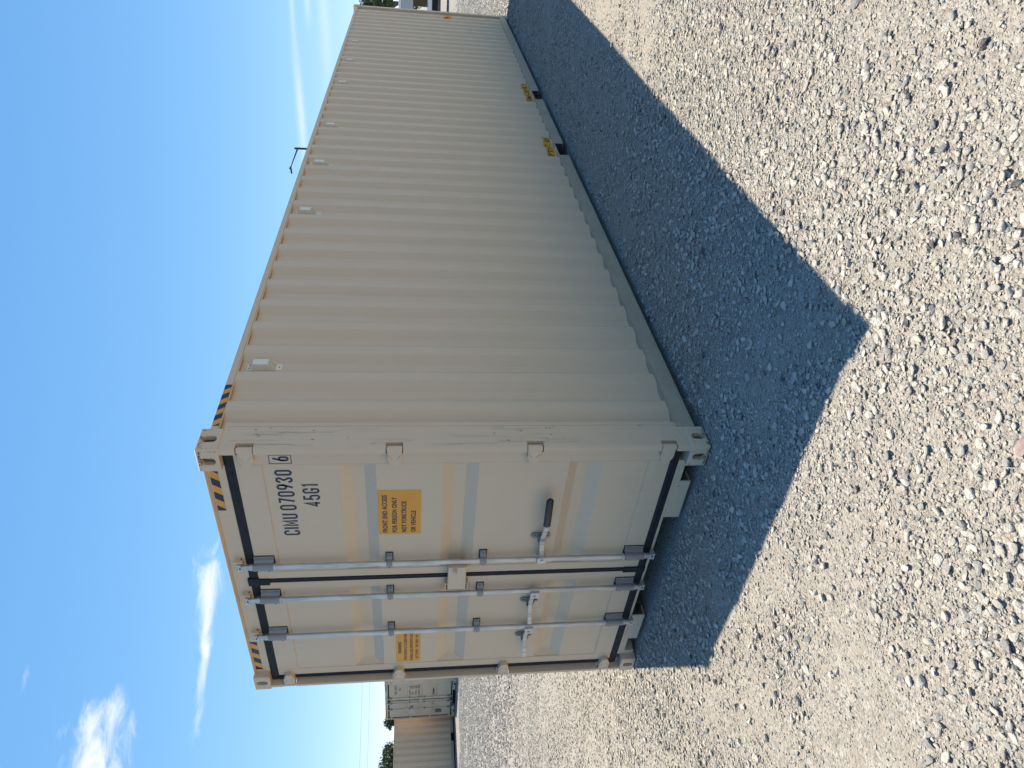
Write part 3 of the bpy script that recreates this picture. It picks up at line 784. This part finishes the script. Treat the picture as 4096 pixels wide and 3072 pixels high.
me.vertices.add(len(vv)); me.vertices.foreach_set('co', vv.ravel())
me.loops.add(q.size); me.loops.foreach_set('vertex_index', q.ravel().astype(np.int32))
me.polygons.add(len(q)); me.polygons.foreach_set('loop_start', np.arange(0, q.size, 4, dtype=np.int32)); me.polygons.foreach_set('loop_total', np.full(len(q), 4, np.int32))
me.update(); me.validate(); me.shade_smooth()
def ground_setup(t, b):
    co = N(t, 'ShaderNodeTexCoord').outputs['Object']
    big = tnoise(t, co, .55, 4); mid = tnoise(t, co, 5, 6, .6); fine = tnoise(t, co, 140, 4, .7)
    v1 = N(t, 'ShaderNodeTexVoronoi', {'Vector': co, 'Scale': 75.0}); v2 = N(t, 'ShaderNodeTexVoronoi', {'Vector': co, 'Scale': 190.0}); v0 = N(t, 'ShaderNodeTexVoronoi', {'Vector': co, 'Scale': 34.0})
    dust = tmix(t, tramp(t, mid, [(.3, 0.0), (.7, 1.0)]), (.375, .322, .252), (.305, .265, .212))
    peb = tramp(t, N(t, 'ShaderNodeSeparateColor', {0: v1.outputs['Color']}).outputs[0], [(0.0, (.16, .155, .15)), (.25, (.33, .31, .27)), (.6, (.44, .40, .335)), (1.0, (.56, .52, .45))])
    peb0 = tramp(t, N(t, 'ShaderNodeSeparateColor', {0: v0.outputs['Color']}).outputs[0], [(0.0, (.05, .05, .052)), (.24, (.16, .155, .15)), (.42, (.36, .34, .30)), (.75, (.50, .47, .42)), (1.0, (.72, .69, .62))])
    c = tmix(t, tramp(t, tnoise(t, co, 11, 4), [(.35, .25), (.65, .85)]), dust, peb)
    ln = N(t, 'ShaderNodeVectorMath', {0: co}, operation='LENGTH').outputs['Value']
    farf = N(t, 'ShaderNodeMapRange', {'Value': ln, 'From Min': 6.0, 'From Max': 16.0}).outputs[0]
    c = tmix(t, farf, c, peb0)
    c = tmix(t, tramp(t, big, [(.35, 0.0), (.7, .35)]), c, tmix(t, .5, c, (.40, .36, .30)))
    c = tmix(t, tramp(t, fine, [(.35, .35), (.6, 0.0)]), c, (.17, .15, .125))
    t.links.new(c, b.inputs['Base Color'])
    h = N(t, 'ShaderNodeMath', {0: v1.outputs['Distance'], 1: -.6}, operation='MULTIPLY').outputs[0]
    h2 = N(t, 'ShaderNodeMath', {0: v2.outputs['Distance'], 1: -.28, 2: h}, operation='MULTIPLY_ADD').outputs[0]
    h0 = N(t, 'ShaderNodeMath', {0: v0.outputs['Distance'], 1: farf}, operation='MULTIPLY').outputs[0]
    h3 = N(t, 'ShaderNodeMath', {0: h0, 1: -3.0, 2: h2}, operation='MULTIPLY_ADD').outputs[0]
    h4 = N(t, 'ShaderNodeMath', {0: fine, 1: .25, 2: h3}, operation='MULTIPLY_ADD').outputs[0]
    tbump(t, b, h4, .9, .012)
ground = link('gravel_yard', me); me.materials.append(mat('gravel_fines', (.4, .36, .3), .95, 0, .15, ground_setup)); tag(ground, 'pale crushed limestone gravel yard', 'ground', kind='structure')

# ------------------------------------------------------------------ stones
def stone_setup(t, b):
    oi = N(t, 'ShaderNodeObjectInfo').outputs['Random']
    co = N(t, 'ShaderNodeTexCoord').outputs['Object']
    base = tramp(t, oi, [(0.0, (0.597, 0.545, 0.456)), (.16, (0.433, 0.410, 0.363)), (.30, (0.515, 0.470, 0.386)), (.44, (0.649, 0.600, 0.502)), (.60, (0.319, 0.310, 0.284)), (.66, (0.587, 0.535, 0.446)), (.78, (0.474, 0.440, 0.372)), (.88, (0.680, 0.630, 0.525)), (.95, (0.288, 0.280, 0.260)), (.972, (.075, .075, .08)), (.993, (0.280, 0.205, 0.170))], 'CONSTANT')
    n = tnoise(t, co, 2.4, 6, .65); n2 = tnoise(t, co, 14, 4, .7)
    c = tmix(t, tramp(t, n, [(.4, 0.0), (.7, .35)]), base, (.55, .50, .425))
    c = tmix(t, tramp(t, n2, [(.3, .30), (.55, 0.0)]), c, (.24, .225, .20))
    t.links.new(c, b.inputs['Base Color'])
    tbump(t, b, tnoise(t, co, 5, 6, .7), .5, .12)
M_S = mat('limestone', (.4, .38, .34), .9, 0, .2, stone_setup)
def stone_mesh(seed):
    r_ = random.Random(seed); bm = bmesh.new()
    sx, sy, sz = 1.0, r_.uniform(.62, .95), r_.uniform(.30, .50)
    for i in range(r_.randint(11, 16)):
        d = Vector((r_.gauss(0, 1), r_.gauss(0, 1), r_.gauss(0, 1))).normalized()*r_.uniform(.82, 1.05)
        bm.verts.new((d.x*sx*.5, d.y*sy*.5, d.z*sz*.5))
    h = bmesh.ops.convex_hull(bm, input=bm.verts[:])
    bmesh.ops.delete(bm, geom=[v for v in bm.verts if not v.link_faces], context='VERTS')
    bmesh.ops.dissolve_limit(bm, angle_limit=R(14), verts=bm.verts[:], edges=bm.edges[:])
    bmesh.ops.bevel(bm, geom=bm.edges[:], offset=.055, segments=1, affect='EDGES', profile=.5)
    bmesh.ops.triangulate(bm, faces=bm.faces[:])
    bmesh.ops.recalc_face_normals(bm, faces=bm.faces[:])
    s_ = bpy.data.meshes.new('stone'); bm.to_mesh(s_); bm.free(); s_.materials.append(M_S); s_.shade_smooth(); s_.set_sharp_from_angle(angle=R(28))
    return s_
STONES = [stone_mesh(100+i) for i in range(18)]
proto = bpy.data.collections.new('stone_shapes')
for i, s_ in enumerate(STONES):
    o = bpy.data.objects.new('stone_%02d' % i, s_); proto.objects.link(o)
AZ0 = math.degrees(math.atan2(fwd.y, fwd.x))
def scatter(n, r0, r1, s0, s1, powr, thresh, seed):
    """stones strewn over the part of the yard the picture looks across; size in metres"""
    g = np.random.default_rng(seed)
    spread = 80 if r0 < 2 else 50
    r = np.sqrt(g.uniform(r0*r0, r1*r1, n)); a = np.radians(AZ0+g.uniform(-spread, spread, n))
    x = CAM.x+r*np.cos(a); y = CAM.y+r*np.sin(a)
    s = s0+(s1-s0)*g.random(n)**powr
    patch = .6*vnoise(x*1.1+3, y*1.1, 21)+.4*vnoise(x*3.3, y*3.3, 22)
    keep = (patch+g.uniform(-.22, .22, n)) > thresh
    fade = np.clip((r-r0)/max(.15*r0, .01), 0, 1) if r0 > 2 else 1.0
    keep &= g.random(n) < fade*np.clip((r1-r)/(.18*r1), 0, 1)
    inside = (x > -.0) & (x < 12.19) & (y > .0) & (y < 2.438)
    keep &= ~inside
    near_c = (y > 24.2) & (x > 9.4)
    keep &= ~near_c
    return x[keep], y[keep], s[keep]
lay = [scatter(86000, .25, 7.2, .022, .058, 2.6, .43, 1), scatter(250000, .25, 8.2, .0115, .024, 1.3, .36, 2), scatter(215000, .25, 5.4, .006, .012, 1.0, .22, 3),
       scatter(95000, 6.0, 15.5, .020, .046, 1.7, .40, 4), scatter(135000, 7.2, 15.0, .012, .024, 1.2, .28, 5), scatter(240000, 12.5, 36, .026, .062, 1.5, .30, 6)]
X = np.concatenate([l[0] for l in lay]); Y = np.concatenate([l[1] for l in lay]); S = np.concatenate([l[2] for l in lay])
Z = height(X, Y)+S*rng.uniform(.03, .22, len(X))
ROT = np.stack([rng.normal(0, .20, len(X)), rng.normal(0, .20, len(X)), rng.uniform(0, 6.283, len(X))], -1)
SC = np.stack([S*rng.uniform(.9, 1.15, len(X)), S*rng.uniform(.85, 1.1, len(X)), S*rng.uniform(.8, 1.15, len(X))], -1)
far_n = len(lay[-1][0]); SC[-far_n:, 2] *= 1.7; Z[-far_n:] += S[-far_n:]*.12
IDX = rng.integers(0, len(STONES), len(X))
# the biggest stones in view are pieces of their own
D = np.hypot(X-CAM.x, Y-CAM.y); ang = (np.degrees(np.arctan2(Y-CAM.y, X-CAM.x))-AZ0)
shown = S/np.maximum(D, .5)*(np.abs(ang) < 27)*(D > 1.75)
order = np.argsort(-shown)[:300]
for i in order:
    o = bpy.data.objects.new('stone', STONES[int(IDX[i])]); col.objects.link(o); o.parent = ground
    o.location = (X[i], Y[i], Z[i]); o.rotation_euler = ROT[i]; o.scale = SC[i]
big = bpy.data.objects.new('stone', STONES[3].copy()); col.objects.link(big); big.parent = ground; big.data.materials.clear()
def red_setup(t, b):
    co = N(t, 'ShaderNodeTexCoord').outputs['Object']
    t.links.new(tmix(t, tramp(t, tnoise(t, co, 4, 6, .7), [(.35, 0.0), (.65, 1.0)]), (.24, .165, .15), (.33, .26, .235)), b.inputs['Base Color'])
big.data.materials.append(mat('red_sandstone', (.3, .19, .16), .9, 0, .2, red_setup)); big['label'] = 'largest stone, dull red among pale gravel'
big.location = (-1.590, -1.475, .010); big.rotation_euler = (.1, .05, 1.2); big.scale = (.085, .07, .07)
rest = np.ones(len(X), bool); rest[order] = False
pm = bpy.data.meshes.new('gravel'); P3 = np.stack([X, Y, Z], -1)[rest]
pm.vertices.add(len(P3)); pm.vertices.foreach_set('co', P3.ravel().astype(np.float32))
for nm, tp, arr in (('rot', 'FLOAT_VECTOR', ROT[rest]), ('scl', 'FLOAT_VECTOR', SC[rest])):
    a_ = pm.attributes.new(nm, tp, 'POINT'); a_.data.foreach_set('vector', arr.ravel().astype(np.float32))
a_ = pm.attributes.new('pick', 'INT', 'POINT'); a_.data.foreach_set('value', IDX[rest].astype(np.int32))
pm.update(); pm.materials.append(M_S)
gravel = link('gravel', pm, ground); tag(gravel, kind='stuff')
ng = bpy.data.node_groups.new('gravel_scatter', 'GeometryNodeTree')
ng.interface.new_socket('Geometry', in_out='INPUT', socket_type='NodeSocketGeometry'); ng.interface.new_socket('Geometry', in_out='OUTPUT', socket_type='NodeSocketGeometry')
gi = ng.nodes.new('NodeGroupInput'); go = ng.nodes.new('NodeGroupOutput'); ip = ng.nodes.new('GeometryNodeInstanceOnPoints'); ci = ng.nodes.new('GeometryNodeCollectionInfo')
ci.inputs['Collection'].default_value = proto; ci.inputs['Separate Children'].default_value = True; ci.inputs['Reset Children'].default_value = True
def attr(nm, tp):
    n = ng.nodes.new('GeometryNodeInputNamedAttribute'); n.data_type = tp; n.inputs['Name'].default_value = nm
    return [s for s in n.outputs if s.enabled][0]
e2r = ng.nodes.new('FunctionNodeEulerToRotation')
ng.links.new(attr('rot', 'FLOAT_VECTOR'), e2r.inputs[0]); ng.links.new(e2r.outputs[0], ip.inputs['Rotation']); ng.links.new(attr('scl', 'FLOAT_VECTOR'), ip.inputs['Scale'])
ng.links.new(attr('pick', 'INT'), ip.inputs['Instance Index']); ip.inputs['Pick Instance'].default_value = True
ng.links.new(gi.outputs[0], ip.inputs['Points']); ng.links.new(ci.outputs[0], ip.inputs['Instance']); ng.links.new(ip.outputs[0], go.inputs[0])
md = gravel.modifiers.new('scatter', 'NODES'); md.node_group = ng

# ------------------------------------------------------------------ trees
def leaf_setup(t, b):
    co = N(t, 'ShaderNodeTexCoord').outputs['Object']
    n = tnoise(t, co, 1.3, 4); n2 = tnoise(t, co, 9, 2)
    c = tmix(t, tramp(t, n, [(.35, 0.0), (.65, 1.0)]), (.035, .060, .022), (.075, .105, .040))
    c = tmix(t, tramp(t, n2, [(.4, 0.0), (.7, .5)]), c, (.10, .12, .045))
    t.links.new(c, b.inputs['Base Color'])
M_LEAF = mat('leaves', (.06, .09, .03), .6, 0, .3, leaf_setup); M_BARK = mat('bark', (.11, .085, .065), .9)
def tree(x, y, h, rx, label, seed, n=4200, base=.25):
    r_ = random.Random(seed); g = np.random.default_rng(seed)
    root = empty('broadleaf_tree', (x, y, -.02), 0, label, 'tree', 'trees along the edge of the yard')
    tr = MB(); top = h*.62
    tr.cyl((0, 0, 0), (.05, .03, top*.55), h*.032, h*.022, 9); tr.cyl((.05, .03, top*.55), (.1, 0, top), h*.022, h*.010, 8)
    lobes = []
    for k in range(11):
        a = r_.uniform(0, 6.28); q = r_.uniform(.15, .75); lr = rx*r_.uniform(.28, .50); zz = min(h*r_.uniform(base+.12, .95), h-lr*.8*(1+q*.8))
        c = Vector((rx*q*math.cos(a), rx*q*math.sin(a), zz)); lobes.append((c, lr))
        tr.cyl((.05, .02, max(.3, zz*.55)), tuple(c), h*.011, h*.004, 6)
    lobes.append((Vector((0, 0, h-rx*.36)), rx*.42))
    tr.build('trunk', M_BARK, root, 0, True)
    cs = g.integers(0, len(lobes), n); d = g.normal(size=(n, 3)); d /= np.linalg.norm(d, axis=1)[:, None]
    rad = np.array([l[1] for l in lobes])[cs]*(g.uniform(.25, 1.0, n)**.45)*(1+.35*np.sin(d[:, 0]*7+cs)*np.sin(d[:, 2]*6))
    ctr = np.array([l[0][:] for l in lobes])[cs]+d*rad[:, None]*np.array([1, 1, .8])
    ctr[:, 2] = np.clip(ctr[:, 2], h*base*.6, h)
    s = g.uniform(.09, .20, n)*(h/6)**.5
    u = g.normal(size=(n, 3)); u /= np.linalg.norm(u, axis=1)[:, None]; w2 = np.cross(u, g.normal(size=(n, 3))); w2 /= np.linalg.norm(w2, axis=1)[:, None]
    a_ = ctr+u*s[:, None]; b_ = ctr+w2*s[:, None]*.55; c_ = ctr-u*s[:, None]; d_ = ctr-w2*s[:, None]*.55
    vs = np.stack([a_, b_, c_, d_], 1).reshape(-1, 3)
    me_ = bpy.data.meshes.new('crown'); me_.from_pydata(vs.tolist(), [], np.arange(4*n).reshape(-1, 4).tolist()); me_.materials.append(M_LEAF)
    link('crown', me_, root)
def polar(u_az, dist): return CAM.x+dist*math.cos(R(u_az)), CAM.y+dist*math.sin(R(u_az))
for i, (a, d, h, rx, lb) in enumerate([(63.3, 84, 4.9, 1.55, 'small round green tree just beside the twenty foot container top'), (66.0, 80, 5.15, 2.75, 'wide green tree rising over the roof of the lower container'),
                                       (70.2, 84, 6.2, 3.0, 'tall green tree at the end of the lower container'), (61.0, 88, 4.4, 1.6, 'low green tree hidden mostly behind the twenty foot container')]):
    tree(*polar(a, d), h, rx, lb, 40+i, base=.10)
for i, (a, d, h, rx, lb) in enumerate([(9.9, 92, 8.2, 3.2, 'dark green tree directly behind the pale cargo box of the truck'), (6.3, 94, 9.4, 3.6, 'tallest dark green tree behind the flatbed truck'),
                                       (13.4, 98, 6.4, 2.6, 'low dark green tree behind the far end of the big container'), (2.6, 92, 8.6, 3.4, 'broad dark green tree past the end of the flatbed truck')]):
    tree(*polar(a, d), h, rx, lb, 60+i, base=.05)

# ------------------------------------------------------------------ street lamp, wires
lx, ly = polar(19.0, 45)
mb = MB(); lamp = empty('street_lamp', (39.36, 12.75, 0), 0, 'dark street lamp with a raised arm showing above the container roof', 'street lamp')
mb.cyl((0, 0, -.05), (0, 0, 8.79), .075, .060, 12); mb.cyl((0, 0, -.05), (0, 0, .06), .16, n=12); mb.build('pole', mat('dark_pole_steel', (.035, .035, .04), .5, .3), lamp, 0, True)
mb = MB(); mb.cyl((0, .03, 8.62), (-.30, .82, 8.97), .045, .030, 10); mb.cyl((-.30, .82, 8.97), (-.36, .98, 9.03), .03, .026, 10); mb.build('arm', mat('dark_pole_steel'), lamp, 0, True)
mb = MB(); mb.box(-.10, .10, -.02, .40, -.035, .045); mb.box(-.04, .04, .05, .13, .045, .10)
hd = mb.build('lamp_head', mat('dark_pole_steel'), lamp, .02); hd.location = (-.36, .98, 9.06); hd.rotation_euler = (R(-8), 0, R(21))
M_POLE = mat('weathered_pole_wood', (.12, .095, .075), .9); M_WIRE = mat('wire_aluminium', (.20, .21, .22), .6)
d0 = Vector((41.25-33.6, 75.71-79.55, 0)).normalized(); base_p = Vector((37.4, 77.6, 0))
pA = base_p+d0*30; pB = base_p-d0*30
for p, lb in ((pA, 'wooden utility pole carrying two wires behind the big container'), (pB, 'wooden utility pole carrying two wires beyond the trees')):
    po = empty('utility_pole', (p.x, p.y, 0), math.atan2(d0.y, d0.x), lb, 'utility pole')
    mb = MB(); mb.cyl((0, 0, -.1), (0, 0, 9.2), .15, .11, 12); mb.build('post', M_POLE, po, 0, True)
    mb = MB(); mb.box(-.10, .10, -.12, .12, 8.2, 8.38); mb.build('upper_bracket', M_POLE, po)
for z0, lb in ((8.25, 'upper thin wire strung across the sky between poles'), (7.40, 'lower thin wire strung across the sky between poles')):
    mb = MB(); pts = []
    for k in range(25):
        t = k/24; p = pA.lerp(pB, t); pts.append((p.x, p.y, z0-.66*4*t*(1-t)))
    mb.tube(pts, .014, 5); o = mb.build('overhead_wire', M_WIRE); tag(o, lb, 'wire')

# ------------------------------------------------------------------ parked flatbed truck behind the far end
truck = empty('flatbed_truck', (42.6, 5.3, 0), R(96), 'parked flatbed truck carrying a pale grey cargo box beyond the container', 'truck')
M_TB = mat('pale_grey_panel', (.42, .42, .40), .5); M_TW = mat('white_rail_paint', (.75, .74, .71), .4); M_TD = mat('dark_chassis', (.02, .022, .028), .7); M_TY = mat('tyre_rubber', (.018, .018, .02), .8)
def part(nm, m_, fn, bev=.01):
    mb = MB(); fn(mb); return mb.build(nm, m_, truck, bev)
# local x runs along the truck (across the view), y away from the viewer
part('cargo_box', M_TB, lambda b: [b.box(-3.0, 3.4, 0, 2.3, 1.90, 2.55)]+[b.box(-3.0+k*.4, -2.9+k*.4, -.02, 0, 1.92, 2.46) for k in range(16)])
part('cargo_roof', M_TW, lambda b: b.box(-3.05, 3.45, -.04, 2.34, 2.555, 2.69))
mb = MB(); vs, fs = text_mesh('TERA', .22, .7, .02); mb.add([(a-.30, -.024, b+2.12) for a, b in vs], fs); mb.build('cargo_lettering', M_INK, truck)
part('deck', M_TW, lambda b: b.box(-3.2, 3.6, -.05, 2.35, .88, 1.10))
part('side_board', mat('brown_timber', (.22, .15, .10), .8), lambda b: [b.box(-3.0+k*.8, -2.35+k*.8, .02, .08, 1.105, 1.88) for k in range(8)])
part('chassis', M_TD, lambda b: b.box(-3.0, 3.4, .5, 1.8, .55, .87))
for k in (-1.9, 1.6, 2.7):
    for y in (.02, 1.95):
        mb = MB(); mb.cyl((k, y, .48), (k, y+.28, .48), .48, n=24); wo = mb.build('wheel', M_TY, truck, .03)
        mb = MB(); mb.cyl((k, y-.01, .48), (k, y+.02, .48), .24, n=16); mb.build('rim', M_TW, wo)
part('tail_light', M_RED, lambda b: b.box(.32, .50, -.06, -.02, .66, .80)); part('marker_light', M_TW, lambda b: b.box(.32, .48, -.06, -.02, .50, .60))
part('skirt_beam', mat('pale_timber', (.55, .50, .42), .8), lambda b: b.box(-1.3, 1.0, -.08, .0, .34, .62))
